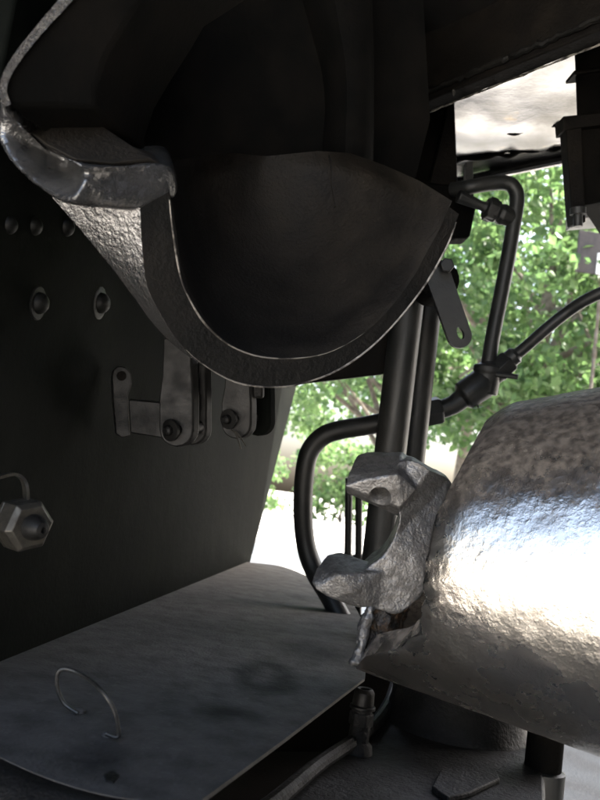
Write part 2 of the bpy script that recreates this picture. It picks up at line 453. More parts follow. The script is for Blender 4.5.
ib4 = inner_ring(.42, -25, -12, .205, (318, 151), (235, 153))
ib5 = inner_ring(.04, -25, -10, .230, (268, 156), (262, 156))
mb = MB().loft([of, if_], closed=False, cap=False)
hous.part('rim', mb, M['soot'])
mid = [a.lerp(b, .5) for a, b in zip(of, ob)]
mb = MB().loft([of, mid, ob], closed=False, cap=False)
# outer back of the bowl closes behind the interior
oc = sm(shr(IF, .5, -30, 12), [.26] * nb); od = sm(shr(IF, .05, -25, 14), [.27] * nb)
mb.loft([ob, oc, od], closed=False, cap=False)
hous.part('outer_shell', mb, M['gloss'])
mb = MB().loft([if_, ib1, ib2, ib3, ib3b, ib4, ib5], closed=False, cap=False)
nB = len(if_); mb.f.append(tuple(6 * nB + i for i in range(nB)))
bowl = hous.part('bowl', mb, M['sootb'], sharp=80)
# bright beads stand in for the highlight along the rim edges
mb = MB().tube([p - _f * .0004 for p in of[18:-1]], [.0001, .0006, .0009, .0007, .0010, .0008, .0010, .0006], 6, 0)
hous.part('rim_highlight', mb, M['edge'])
mb = MB().tube([p - _f * .0003 for p in if_[1:36]], [.0004, .0008, .0006, .0009, .0006, .0007, .0004, .0001], 6, 0)
hous.part('rim_highlight', mb, M['edge'])
# lug at the left: thick rounded tongue
LF = [(6, 103), (0, 128), (8, 152), (24, 172), (50, 193), (72, 203), (110, 207), (141, 209), (170, 197), (172, 180), (166, 166), (150, 163), (112, 166), (74, 161), (45, 146), (20, 126)]
def lug_d(u): return -.004 + max(0, (70 - u)) * .0013 + max(0, u - 90) * .00012
LC = catmull([Vector((u, v, 0)) for u, v in LF + LF[:1]], 4)[:-1]
gx, gy = 88, 172
def lring(k, fwd, up=0, extra=0): return [CP(gx + (p.x - gx) * k, gy + (p.y - gy) * k - up, lug_d(p.x) + fwd) for p in LC]
lf = [lring(.25, -.005), lring(.78, -.0045), lring(.98, -.002), lring(1.05, .004), lring(1.05, .03, 4), lring(1, .09, 18)]
mb = MB().loft(lf)
lug_o = hous.part('lug', mb, M['enamel'], sharp=70)
rough_cast(lug_o, .0019, 3, .0007, .014, 5, .0003)
mb = MB()
TOPF = [(20, 124), (45, 144), (74, 159), (112, 163.5), (150, 161), (163, 164), (150, 152), (118, 140), (100, 122), (94, 106), (60, 103), (8, 99)]
tf = [CP(u, v, lug_d(u) + (.003 if i < 6 else .05)) for i, (u, v) in enumerate(TOPF)]
mb.prism(tf, _f * .02)
hous.part('lug_face', mb, M['sootb'], .002)
# curved arm rising from the lug
AR = [(5, 106), (1, 92), (6, 74), (20, 52), (45, 22), (70, -6), (95, -36), (180, -120), (300, -120), (165, -40), (150, -14), (126, 22), (106, 55), (95, 88), (95, 108), (60, 106)]
ar = [CP(u, v, .018) for u, v in AR]
mb = MB().prism(ar, _f * .10 + _r * .015)
hous.part('arm', mb, M['dark'], .003)
ed = [CP(u, v, .014) for u, v in [(11, 104), (7, 92), (10, 78), (23, 57), (48, 27), (73, 0), (98, -30)]]
eo = [CP(u, v, .014) for u, v in [(3, 108), (-1, 92), (3, 73), (17, 50), (42, 19), (66, -9), (92, -40)]]
r1 = catmull(ed, 4); r2 = catmull(eo, 4)
mb = MB().loft([r1, r2, [p + _f * .09 for p in r2], [p + _f * .09 for p in r1]], closed=False, cap=False)
hous.part('arm_edge_light', mb, M['gloss'])  # lighter material stands in for light caught along the arm
# upper half: deep dark chamber with a rounded pillar on the right
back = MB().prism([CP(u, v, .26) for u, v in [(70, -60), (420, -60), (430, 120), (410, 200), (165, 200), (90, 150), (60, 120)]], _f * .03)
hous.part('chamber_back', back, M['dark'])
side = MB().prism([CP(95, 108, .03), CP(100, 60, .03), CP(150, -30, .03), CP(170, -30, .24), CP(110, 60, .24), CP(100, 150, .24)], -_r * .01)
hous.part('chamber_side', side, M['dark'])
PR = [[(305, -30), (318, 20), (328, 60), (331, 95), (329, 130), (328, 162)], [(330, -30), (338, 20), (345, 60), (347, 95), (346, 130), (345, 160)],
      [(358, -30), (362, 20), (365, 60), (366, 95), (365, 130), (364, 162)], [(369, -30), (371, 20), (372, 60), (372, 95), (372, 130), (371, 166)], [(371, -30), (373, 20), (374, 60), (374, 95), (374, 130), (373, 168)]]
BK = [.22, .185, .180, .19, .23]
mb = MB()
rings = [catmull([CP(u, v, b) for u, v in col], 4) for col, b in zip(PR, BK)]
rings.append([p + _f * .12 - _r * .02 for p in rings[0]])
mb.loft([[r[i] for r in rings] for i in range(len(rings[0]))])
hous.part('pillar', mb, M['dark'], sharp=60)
mb = MB().tube([CP(329, 156, .170), CP(331, 168, .150), CP(331, 184, .140), CP(335, 207, .118)], .0009, 6)
hous.part('weld_seam', mb, M['sootb'])
# dangling wires of dry grass/grease caught at the right tip
for k in range(7):
    u0 = 441 + k * 2.4 + random.uniform(-1.5, 1.5); v0 = 219 + random.uniform(-7, 7)
    mb = MB().tube([CP(u0, v0, .0), CP(u0 - 3 + random.uniform(-2, 2), v0 + 12, -.003), CP(u0 - 9 + random.uniform(-3, 3), v0 + random.uniform(18, 30), 0)], .00026, 5, 4)
    hous.part('wire_strand', mb, M['sootb'])

# ------------------------------------------------------------------ linkage clevises under the housing
d1 = .82; q = d1 / FPX
cl = Thing('clevis_link', 'forked steel link pinned to a flat bar beside a slotted bracket', 'link', P(175, 445, d1), 'clevis links below the housing')
def strap(pts, width, thick):
    ""
    rings = []
    pc = catmull(pts, 5)
    for i, p in enumerate(pc):
        t = (pc[min(i + 1, len(pc) - 1)] - pc[max(i - 1, 0)]).normalized(); n2 = t.cross(width).normalized() * thick * .5
        rings.append([p - width * .5 + n2, p + width * .5 + n2, p + width * .5 - n2, p - width * .5 - n2])
    return MB().loft(rings)
def cheek(u, v, d, h, w, off, bend):
    """link plate with a round eye at the bottom and a bent neck above"""
    pts = []
    for k in range(9):
        a = math.pi + math.pi * k / 8
        pts.append((u + w * math.cos(a), v - w * math.sin(a)))
    pts += [(u + w, v - h * .35), (u + w * .95 + bend * .4, v - h * .6), (u + w * .9 + bend, v - h), (u - w * .7 + bend, v - h), (u - w * .8 + bend * .4, v - h * .6), (u - w, v - h * .35)]
    return MB().prism([P(a, b, d) for a, b in pts], off)
ox = _f * .008 + _r * .006
cl.part('cheek', cheek(176, 430, d1, 92, 17, ox, -1), M['link'], .0015)
cl.part('cheek', cheek(191, 430, d1 + .03, 92, 15, ox, 1), M['link'], .0015)
ax2 = (_f * -.8 + _r * -.55 + _u * -.05).normalized()
mb = MB().lathe(P(173, 430, d1 - .001) - ax2 * .04, ax2, [(0, 7 * q), (.042, 7 * q), (.042, 11 * q), (.045, 11 * q), (.0455, 9 * q), (.0455, 5 * q), (.050, 5 * q), (.052, 3 * q)], 20)
cl.part('pin', mb, M['link'])
mb = MB().prism([P(128, 399, d1 + .015), P(176, 404, d1 + .012), P(178, 441, d1 + .012), P(130, 433, d1 + .015)], ox)
cl.part('bar', mb, M['link'], .0015)
br = [P(u, v, d1 + .022) for u, v in [(112, 378), (113, 370), (118, 366), (126, 367), (131, 373), (132, 384), (128, 396), (130, 436), (122, 438), (116, 434), (113, 400)]]
cl.part('bracket', MB().prism(br, _f * .012 - _r * .004), M['link'], .0012)
mb = MB().lathe(P(122, 376, d1 + .024), -_f, [(0, 5 * q), (.0025, 5 * q), (.003, 3 * q)], 14)
cl.part('bracket_bolt', mb, M['dark'])
cl2 = Thing('clevis_link', 'small forked link with a dangling split pin, hanging under the round rim', 'link', P(245, 445, d1), 'clevis links below the housing')
cl2.part('cheek', cheek(236, 424, d1, 60, 15, ox, 0), M['link'], .0015)
cl2.part('cheek', cheek(257, 423, d1 + .03, 60, 13, ox, 1), M['frame'], .0015)
mb = MB().lathe(P(231, 419, d1 - .001) - ax2 * .04, ax2, [(0, 6 * q), (.042, 6 * q), (.042, 10 * q), (.045, 10 * q), (.0455, 5 * q), (.050, 4.5 * q), (.052, 2.5 * q)], 20)
cl2.part('pin', mb, M['link'])
for a, b in (((238, 434), (246, 446)), ((236, 434), (241, 449))):
    cl2.part('split_pin', MB().tube([P(231, 430, d1 - .008), P(a[0], a[1], d1 - .01), P(b[0], b[1], d1 - .008)], .0009, 6), M['steel'])
cl2.part('crossbar', MB().box(P(246, 380, d1 + .03), _r * .02, _u * .02, _f * .025), M['soot'], .003)

# ------------------------------------------------------------------ overhead beam, footplate sheet, hanging box
ZB = P(372, 135, 1.30).z
def BZ(u, v): return on_plane(u, v, Vector((0, 0, ZB)), UP)
b0 = BZ(372, 134.5); b1 = BZ(600, 44)
bd = (b1 - b0).normalized(); bn = Vector((-bd.y, bd.x, 0)).normalized()
if bn.dot(b0 - CAMLOC) < 0: bn = -bn
beam = Thing('overhead_beam', 'heavy dark brown beam with a chipped bright lower edge crossing the top right', 'beam', b0.lerp(b1, .5))
s0 = b0 - bd * .35; s1 = b1 + bd * .9
fr = -bn * .026
mb = MB().prism([s0 + fr, s1 + fr, s1 + fr + UP * .45, s0 + fr + UP * .45], bn * .026)
beam.part('web', mb, M['beam'], .003)
rb = random.Random(3)
def ragged(off, amp, n=160): return [s0.lerp(s1, i / (n - 1)) + off + UP * rb.uniform(-amp, amp) + bn * rb.uniform(-amp, amp) for i in range(n)]
lp_ = ragged(fr - bn * .003 + UP * .012, .0016, 220)
beam.part('lip', MB().tube(lp_, [.005 * rb.uniform(.6, 1.2) for _ in range(220)], 8, 0), M['soot'])
beam.part('chipped_edge', MB().tube(ragged(UP * -.0002, .0007), [.0017 * rb.uniform(.5, 1.1) for _ in range(160)], 6, 0), M['edge'])
for uu, vv in ((413, 118), (455, 92)):
    pt = BZ(uu, vv) - bn * .002
    beam.part('scale_drip', MB().lathe(pt + UP * .002, -UP, [(0, .003), (.006, .0022), (.010, .0004)], 8), M['edge'])

# footplate: thin sheet above the far side, seen from beneath
ZS = P(500, 160, 1.75).z
def SZ(u, v, dz=0): return on_plane(u, v, Vector((0, 0, ZS + dz)), UP)
c0 = SZ(440, 186); c1 = SZ(600, 147)
sd_ = (c1 - c0).normalized(); sn = Vector((sd_.y, -sd_.x, 0)).normalized()
if sn.dot(c0 - CAMLOC) > 0: sn = -sn
foot = Thing('footplate', 'light grey enamelled steel sheet overhead, its stained underside shining behind the beam', 'footplate', (c0 + c1) / 2)
KS = math.tan(R(6)); nS = (UP + sn * KS).normalized()
def SZ(u, v, dz=0): return on_plane(u, v, c0 + UP * dz, nS)
rows = []
for j in range(9):
    row = []
    for i in range(29):
        s = -.35 + i * .07
        p = c0 + sd_ * s + sn * (j / 8 * .95) - UP * (j / 8 * .95 * KS)
        row.append(p + UP * (.006 * math.sin(s * 11 + j * .9) + .004 * math.sin(j * 1.7 + s * 5) + .003 * math.sin(s * 23 + j * 2.3)))
    rows.append(row)
fs = MB().loft(rows, closed=False, cap=False)
o_ = foot.part('sheet', fs, M['sheet'], sharp=80)
so = o_.modifiers.new('thick', 'SOLIDIFY'); so.thickness = .008; so.offset = 1
# lap strips and dark lines of sealant under the sheet
for (u0, v0, u1, v1, r_) in ((458, 140, 572, 124, .0035), (455, 161, 568, 147, .0075)):
    a_, b_ = SZ(u0, v0, -.012), SZ(u1, v1, -.012)
    pts = [a_.lerp(b_, t / 10) + sn * rb.uniform(-.008, .008) + UP * rb.uniform(-.004, .006) for t in range(-2, 12)]
    foot.part('lap_seam', MB().tube(pts, [r_ * rb.uniform(.4, 1.1) for _ in range(14)], 8, 3), M['dark'])
a_, b_ = SZ(440, 185, -.012), SZ(610, 150, -.012)
foot.part('edge_angle', MB().tube([a_, b_], .011, 10, 4), M['sheet'])
hb = Thing('hanging_box', 'dark steel box with a ribbed edge hanging at the top right', 'box', P(595, 225, 1.2))
dB = 1.2
mb = MB().prism([P(u, v, dB) for u, v in [(573, 20), (720, 0), (720, 175), (580, 206)]], _f * .25 + _r * .13)
hb.part('body', mb, M['dark'], .004)
mb = MB().prism([P(u, v, dB - .01) for u, v in [(566, 128), (582, 126), (586, 222), (574, 224), (572, 212)]], _f * .03)
hb.part('corner_rib', mb, M['beam'], .002)
mb = MB().prism([P(u, v, dB - .014) for u, v in [(563, 116), (720, 100), (720, 112), (576, 128), (564, 130)]], _f * .04)
hb.part('flange', mb, M['beam'], .002)
mb = MB().prism([P(u, v, dB - .008) for u, v in [(574, 70), (720, 52), (720, 56), (574, 74)]], _f * .04)
hb.part('seam_strip', mb, M['beam'], .002)
mb = MB().lathe(P(578, 208, dB - .02), _u * -1, [(0, .012), (.010, .012), (.010, .007), (.028, .007)], 12)
hb.part('bolt', mb, M['pipe'])
mb = MB().prism([P(u, v, dB + .1) for u, v in [(586, 205), (720, 190), (720, 206), (586, 218)]], _f * .1)
hb.part('white_strip', mb, M['white'], .001)

# bracket between the beam and the housing
bk = Thing('bracket_post', 'black tapered bracket plate standing between the beam and the round housing', 'bracket', P(430, 190, 1.38))
mb = MB().prism([P(u, v, 1.42) for u, v in [(360, 90), (452, 70), (447, 110), (428, 190), (370, 190)]], _f * .03)
bk.part('plate', mb, M['dark'], .003)
mb = MB().prism([P(u, v, 1.36) for u, v in [(449, 60), (453, 60), (458, 190), (452, 196), (428, 192), (447, 112)]], _f * .04)
bk.part('web', mb, M['beam'], .002)
mb = MB().prism([P(u, v, 1.34) for u, v in [(466, 162), (473, 162), (474, 200), (466, 206)]], _f * .02)
bk.part('stay', mb, M['pipe'], .001)
mb = MB().prism([P(u, v, 1.33) for u, v in [(415, 180), (468, 186), (478, 200), (470, 238), (452, 238), (430, 215)]], _f * .06)
bk.part('foot_block', mb, M['dark'], .006)

# ------------------------------------------------------------------ pipes
dp = 1.30; pq = dp / FPX
pipe = Thing('bent_pipe', 'black pipe bent over at the top, dropping to the pipe tee before the leaves', 'pipe', P(487, 368, dp))
mb = MB().tube([P(452, 190, dp + .02), P(470, 187, dp), P(490, 183.5, dp), P(506, 183, dp), P(514, 188, dp), P(517, 199, dp), P(514, 222, dp), P(508, 258, dp), P(500, 300, dp), P(493, 335, dp), P(487, 372, dp)], 7.4 * pq, 18)
pipe.part('tube', mb, M['pipe'])
st0 = P(458, 196, dp - .02); st1 = P(513, 219, dp); axs = (st1 - st0).normalized(); Ls = (st1 - st0).length
un = pipe.part('union', MB().lathe(st0, axs, [(0, 7 * pq), (Ls * .42, 5 * pq), (Ls * .5, 6 * pq), (Ls * .5, 11 * pq), (Ls * .68, 12 * pq), (Ls * .72, 9 * pq), (Ls * .78, 11.5 * pq), (Ls * .95, 9 * pq), (Ls, 7 * pq)], 8), M['pipe'], .002)
pipe.part('union_nut', MB().hexnut(st0 + axs * Ls * .52, axs, 12.5 * pq, Ls * .14), M['pipe'], .001, parent=un)

vl = Thing('pipe_valve', 'dark threaded pipe tee and union where three pipes meet', 'pipe fitting', P(470, 405, dp))
axb = (P(505, 358, dp) - P(428, 412, dp)).normalized()
p_ = P(445, 407, dp)
vl.part('tee_body', MB().lathe(P(452, 404, dp), (P(500, 372, dp) - P(452, 404, dp)), [(0, 8 * pq), (10 * pq, 9 * pq), (14 * pq, 15 * pq), (36 * pq, 16 * pq), (42 * pq, 13 * pq), (44 * pq, 10 * pq), (58 * pq, 9 * pq)], 14), M['pipe'], .002)
vl.part('top_collar', MB().lathe(P(484, 394, dp), P(489, 364, dp) - P(484, 394, dp), [(0, 13 * pq), (20 * pq, 13.5 * pq), (22 * pq, 15 * pq), (28 * pq, 15 * pq), (30 * pq, 9 * pq), (33 * pq, 8 * pq)], 14), M['pipe'], .002)
vl.part('union_nut', MB().hexnut(P(497, 372, dp), P(513, 357, dp) - P(497, 372, dp), 13 * pq, 17 * pq), M['pipe'], .001)
vl.part('elbow', MB().tube([P(428, 412, dp), P(442, 409, dp), P(455, 404, dp), P(466, 396, dp)], 9.5 * pq, 16), M['pipe'])
vl.part('hose_collar', MB().hexnut(P(424, 413, dp), P(444, 409, dp) - P(424, 413, dp), 14.5 * pq, 18 * pq, .3), M['pipe'], .001)
vl.part('tommy_bar', MB().tube([P(496, 374, dp - .02), P(518, 377, dp - .03)], 2.6 * pq, 8, 2), M['pipe'])
vl.part('bright_ring', MB().lathe(P(474, 388, dp - .0), P(478, 406, dp) - P(474, 388, dp), [(0, 8 * pq), (0, 1 * pq), (20 * pq, 1 * pq), (20 * pq, 6 * pq)], 12), M['pipe'])
cp = Thing('curved_pipe', 'thin curved pipe sweeping up to the right edge in front of the leaves', 'pipe', P(510, 357, dp))
cp.part('tube', MB().tube([P(505, 363, dp), P(522, 350, dp - .01), P(545, 330, dp - .03), P(566, 313, dp - .04), P(586, 300, dp - .06), P(612, 289, dp - .08), P(660, 276, dp - .1)], 5.8 * pq, 14), M['pipe'])
cp.part('end_sleeve', MB().lathe(P(504, 364, dp), P(524, 348, dp - .01) - P(504, 364, dp), [(0, 9 * pq), (14 * pq, 9 * pq), (17 * pq, 6 * pq)], 14), M['pipe'])
lp = Thing('looped_pipe', 'thick black pipe looping down to the deck in the bright opening', 'pipe', P(318, 585, 1.34))
lp.part('tube', MB().tube([P(432, 411, dp), P(405, 417, 1.32), P(370, 425, 1.34), P(340, 430, 1.34), P(322, 437, 1.34), P(309, 453, 1.34), P(304, 480, 1.34), P(303, 515, 1.34), P(306, 545, 1.34), P(314, 570, 1.33), P(330, 597, 1.30), P(345, 625, 1.28)], 9.8 * 1.33 / FPX, 18), M['pipe'])

# ------------------------------------------------------------------ two upright posts, rods, lever
def post(u0, v0, u1, v1, d, r_, label):
    a_, b_ = P(u0, v0, d), P(u1, v1, d)
    t = Thing('upright_post', label, 'post', b_, 'upright posts behind the lug')
    q_ = d / FPX; ax_ = (a_ - b_); L2 = ax_.length
    t.part('tube', MB().lathe(b_, ax_, [(0, r_ * q_), (L2 * .5, r_ * q_), (L2, r_ * q_)], 24), M['pipe'])
    t.part('foot_collar', MB().lathe(b_, ax_, [(-.004, r_ * q_ * 1.25), (.02, r_ * q_ * 1.25), (.024, r_ * q_ * 1.04)], 24), M['pipe'])
post(410, 285, 374, 590, 1.15, 16, 'thicker front one of the two black upright posts behind the grey lug')
post(432, 270, 397, 590, 1.24, 13.5, 'slimmer rear one of the two black upright posts behind the grey lug')
for (u0, v0, u1, v1, d, r_, lab) in ((349, 478, 347, 575, 1.45, 3.8, 'thin dark rod left of the upright posts'), (359, 480, 358, 575, 1.5, 3.6, 'thin bluish rod right beside the upright posts')):
    a_, b_ = P(u0, v0, d), P(u1, v1 + 40, d); q_ = d / FPX
    t = Thing('thin_rod', lab, 'rod', b_, 'thin rods under the lug')
    t.part('shaft', MB().lathe(b_, a_ - b_, [(0, r_ * q_), ((a_ - b_).length, r_ * q_)], 14), M['pipe'])
    t.part('collar', MB().lathe(P(u1, v1 - 16, d), a_ - b_, [(0, r_ * q_ * 1.5), (.008, r_ * q_ * 1.5), (.009, r_ * q_)], 14), M['pipe'])
lv = Thing('drop_lever', 'flat black lever with a drilled eye hanging below the round rim', 'lever', P(460, 345, 1.02))
axl = (P(441, 278, 1.02) - P(461, 336, 1.02)); wl = 12 * 1.02 / FPX
dl = axl.normalized(); sl = dl.cross(_f).normalized()
c_ = P(460, 336, 1.02); tp = P(436, 268, 1.02)
out = [c_ + (sl * math.cos(a) - dl * math.sin(a)) * wl for a in [math.pi * k / 10 for k in range(11)]] 
out += [tp - sl * wl * 1.05, tp + sl * wl * 1.05]
hole_c = P(460.5, 333, 1.02); hr = [(4.0, 7.5)]
n_h = 16
inner = [hole_c + sl * (3.4 * 1.02 / FPX) * math.cos(2 * math.pi * k / n_h) + dl * (7.0 * 1.02 / FPX) * math.sin(2 * math.pi * k / n_h) for k in range(n_h)]
# outline resampled so that it pairs with the hole
def ray_out(ang):
    dv = sl * math.cos(ang) + dl * math.sin(ang)
    best = None
    for i in range(len(out)):
        a_, b_ = out[i] - hole_c, out[(i + 1) % len(out)] - hole_c
        a2, b2 = (a_.dot(sl), a_.dot(dl)), (b_.dot(sl), b_.dot(dl)); e = (b2[0] - a2[0], b2[1] - a2[1]); d2 = (math.cos(ang), math.sin(ang))
        den = d2[0] * e[1] - d2[1] * e[0]
        if abs(den) < 1e-12: continue
        t_ = (a2[0] * e[1] - a2[1] * e[0]) / den; s_ = (a2[0] * d2[1] - a2[1] * d2[0]) / den
        if t_ > 0 and -1e-6 <= s_ <= 1 + 1e-6 and (best is None or t_ < best): best = t_
    return hole_c + dv * best
NH = 72
angs = [2 * math.pi * k / NH for k in range(NH)]
for cnr in (out[-1], out[-2]):
    ca = math.atan2((cnr - hole_c).dot(dl), (cnr - hole_c).dot(sl)) % (2 * math.pi)
    i = min(range(NH), key=lambda k: abs(angs[k] - ca)); angs[i] = ca
outer = [ray_out(a) for a in angs]
inner = [hole_c + sl * (3.4 * 1.02 / FPX) * math.cos(a) + dl * (6.5 * 1.02 / FPX) * math.sin(a) for a in angs]
tk = _f * .012
mb = MB().loft([outer, inner, [p + tk for p in inner], [p + tk for p in outer], outer], cap=False)
lv.part('arm', mb, M['pipe'])
lv.part('bolt', MB().hexnut(P(446, 266, 1.01), -_f, 7.5 * 1.02 / FPX, .01), M['pipe'], .001)
lv.part('boss', MB().lathe(P(437, 282, 1.05), -_f, [(-.06, 20 * 1.02 / FPX), (.02, 20 * 1.02 / FPX), (.024, 16 * 1.02 / FPX)], 20), M['dark'])
# cross rail between frame plate and posts, behind the rim
cr = Thing('cross_rail', 'dark cross rail just below the round rim, in front of the bright opening', 'rail', P(345, 375, 1.2))
cr.part('bar', MB().prism([P(u, v, 1.22) for u, v in [(255, 340), (440, 270), (436, 300), (420, 330), (385, 374), (300, 384), (255, 386)]], _f * .04), M['beam'], .003)

# ------------------------------------------------------------------ right: bearing cap drum with forked lug
T0, B0 = P(488, 420, .86), P(356, 668, .755)
T1, B1 = P(720, 394, .80), P(720, 792, .60)
def dusty_top(m_):
    """dull brown dust and rust bloom that has settled on the upward side"""
    nt = m_.node_tree; N = nt.nodes; L = nt.links; b = N['Principled BSDF']; out = N['Material Output']
    geo = N.new('ShaderNodeNewGeometry'); sp = N.new('ShaderNodeSeparateXYZ'); L.new(geo.outputs['Normal'], sp.inputs[0])
    nz = N.new('ShaderNodeTexNoise'); nz.inputs['Scale'].default_value = 55; nz.inputs['Detail'].default_value = 8; nz.inputs['Roughness'].default_value = .7
    L.new(geo.outputs['Position'], nz.inputs['Vector'])
    ma = N.new('ShaderNodeMath'); ma.operation = 'MULTIPLY_ADD'; ma.inputs[1].default_value = .9; L.new(nz.outputs['Fac'], ma.inputs[0]); L.new(sp.outputs['Z'], ma.inputs[2])
    mr = N.new('ShaderNodeMapRange'); mr.inputs[1].default_value = .72; mr.inputs[2].default_value = 1.0; mr.inputs[4].default_value = .86; L.new(ma.outputs[0], mr.inputs[0])
    d = N.new('ShaderNodeBsdfPrincipled'); d.inputs['Roughness'].default_value = .7; d.inputs['Specular IOR Level'].default_value = .2
    n2 = N.new('ShaderNodeTexNoise'); n2.inputs['Scale'].default_value = 130; n2.inputs['Detail'].default_value = 6; L.new(geo.outputs['Position'], n2.inputs['Vector'])
    r2 = N.new('ShaderNodeMapRange'); r2.inputs[1].default_value = .38; r2.inputs[2].default_value = .64; L.new(n2.outputs['Fac'], r2.inputs[0])
    mx = N.new('ShaderNodeMix'); mx.data_type = 'RGBA'; mx.inputs[6].default_value = (.06, .05, .042, 1); mx.inputs[7].default_value = (.17, .145, .12, 1)
    L.new(r2.outputs[0], mx.inputs[0]); L.new(mx.outputs[2], d.inputs['Base Color'])
    bl = b.inputs['Normal'].links[0].from_socket; L.new(bl, d.inputs['Normal'])
    ms = N.new('ShaderNodeMixShader'); L.new(mr.outputs[0], ms.inputs[0]); L.new(b.outputs[0], ms.inputs[1]); L.new(d.outputs[0], ms.inputs[2])
    L.new(ms.outputs[0], out.inputs['Surface'])
dusty_top(M['drum'])
cap_t = Thing('half_round_casting', 'shiny lumpy grey half-round casting with a forked lug at its left end', 'casting', P(480, 700, .72))
axis = ((T1 + B1) - (T0 + B0)).normalized()
WCUT = Vector((-.19, -.97, .05))      # the end of the casting is cut at a slant
def ring_pts(T, B, n, k=1.0, tilt=0):
    c = (T + B) / 2; r = (T - B) * .5 * k
    w = (WCUT - r * (WCUT.dot(r) / r.length_squared)).normalized() * r.length
    return [c + r * math.cos(2 * math.pi * i / n) + w * math.sin(2 * math.pi * i / n) for i in range(n)]
def end_shift(rg, s):
    """the lower part of the left end is broken back"""
    if s < .35:
        k4 = (1 - s / .35) ** 2
        for i in range(len(rg)):
            th_ = 2 * math.pi * i / len(rg)
            if math.sin(th_) < -.02: continue
            t_ = (1 - math.cos(th_)) / 2
            o_ = float(np.interp(t_, [0, .55, .68, .76, .84, .90, .945, .975, 1], [0, .002, .012, .022, .032, .038, .028, .004, 0]))
            if .66 < t_ < .97: o_ += .006 * mnoise.noise(Vector((t_ * 28, 3.1, 0)))
            rg[i] = rg[i] + axis * (o_ * k4)
    return rg
NR, NS = 320, 150
rings = []
for j in range(NS + 1):
    s = j / NS
    s = s
    T = T0.lerp(T1, s); Bq = B0.lerp(B1, s)
    if s < .10: T = T + (Bq - T) * (.055 * (1 - s / .10) ** 2)
    rg = ring_pts(T, Bq, NR)
    end_shift(rg, s)
    rings.append(rg)
inn = [end_shift(ring_pts(T0.lerp(T1, s), B0.lerp(B1, s), NR, .84), s) for s in (0, .04, .5, 1)]
mb = MB().loft(list(reversed(inn)) + rings, closed=True, cap=False)
n_ = NR; a0 = 0; last = (len(inn) + NS) * n_
mb.f += [(last + j, last + (j + 1) % n_, a0 + (j + 1) % n_, a0 + j) for j in range(n_)]
drum = cap_t.part('shell', mb, M['drum'], sharp=60)
roughen(drum, .0005, .018, 1, .00022)
# forked lug
mb = MB()
H = lambda *q: mb.hull([P(*x) for x in q])
# C-shaped web between the two ears
CW = [(398, 462), (412, 460), (430, 470), (452, 484), (442, 514), (432, 548), (426, 572), (424, 592), (400, 614), (380, 611), (362, 604), (352, 585), (369, 566), (381, 557), (391, 543), (397.5, 527), (399, 512), (392, 490)]
cwl = catmull([Vector((u, v, 0)) for u, v in CW + CW[:1]], 4)[:-1]
cd_ = lambda p: .752 + max(0, p.x - 425) * .0012 + max(0, 470 - p.y) * .0008
mb.prism([P(p.x, p.y, cd_(p)) for p in cwl], _f * .055 + _r * .006)
# upper ear: flat top, sloping front, flat underside
H((366, 452, .815), (403, 452, .815), (422, 466, .82), (357, 455, .79), (400, 456, .775), (349, 472, .762), (398, 474, .742), (345, 486, .752), (346, 493, .760), (397, 515.5, .765), (400, 508, .748), (416, 490, .75), (372, 478, .745), (372, 500, .80), (410, 505, .82))
# lower ear: flat pad with a rounded nose
H((372, 563, .775), (384, 572, .752), (380, 606, .752), (358, 608, .748), (330, 598, .742), (316, 590, .743), (311, 583, .748), (317, 568, .760), (327, 555, .782), (340, 552, .79), (360, 560, .785), (340, 574, .737), (352, 592, .738), (326, 582, .740), (345, 556, .82), (322, 572, .80), (372, 600, .81))
ear = cap_t.part('fork_lug', mb, M['lug'])
rough_cast(ear, .0013, 8, .0004, .009, 4, .0002)
# bolt hole through the upper ear
cut = MB().lathe(P(381, 508, .735), P(377, 462, .80) - P(381, 508, .735), [(-.02, .0105), (.045, .0105)], 24)
cutter = put_mesh('cutter', cut, M['dark'], (0, 0, 0))
bo = ear.modifiers.new('hole', 'BOOLEAN'); bo.object = cutter; bo.operation = 'DIFFERENCE'; bo.solver = 'EXACT'
bake(ear); bpy.data.objects.remove(cutter)
# rusty greasy neck below the fork
mb = MB()
H((376, 600, .762), (404, 596, .77), (412, 590, .775), (402, 630, .765), (394, 655, .758), (368, 660, .752), (362, 640, .765), (370, 615, .765), (390, 620, .75), (385, 645, .748), (400, 640, .80), (370, 640, .80))
rust = cap_t.part('rusty_neck', mb, M['rust'], label='rust streaked greasy neck below the fork')
rough_cast(rust, .0016, 3, .003, .009, 2, .0018)
mb = MB().tube([P(371, 606, .756), P(366, 622, .752), P(362, 640, .749), P(358, 655, .748), P(356, 664, .748)], [.005, .0062, .005, .0055, .008], 10)
rib = cap_t.part('broken_rib', mb, M['lug'])
rough_cast(rib, .0014, 2, .0026, .008, 9, .0014)

# ------------------------------------------------------------------ base casting below
ZL = ZP - .10
def BL(u, v, dz=0): return on_plane(u, v, Vector((0, 0, ZL + dz)), UP)
bs = Thing('base_casting', 'grimy cast iron base with round drum and raised rail under the shiny casting', 'base casting', BL(420, 790))
bed = MB().prism([BL(u, v) for u, v in [(215, 860), (262, 815), (330, 762), (372, 728), (420, 690), (520, 700), (545, 780), (548, 860)]], -UP * .05)
bs.part('bed', bed, M['base'], .004)
shade_sheet = MB().prism([BL(u, v, -.13) for u, v in [(60, 900), (40, 800), (250, 690), (330, 670), (430, 670), (520, 700), (545, 780), (548, 860), (300, 960)]], -UP * .01)
bs.part('slot_shade_sheet', shade_sheet, M['dark'])  # dark sheet added so the slot beside the deck reads as deep shade
w0, w1 = BL(255, 668), BL(430, 676)
bs.part('slot_light_block', MB().prism([w0 - UP * .128, w1 - UP * .128, w1 + UP * .094, w0 + UP * .094], Vector((0, .012, 0))), M['dark'])  # added plate, blocks light and reflections at the slot's far end
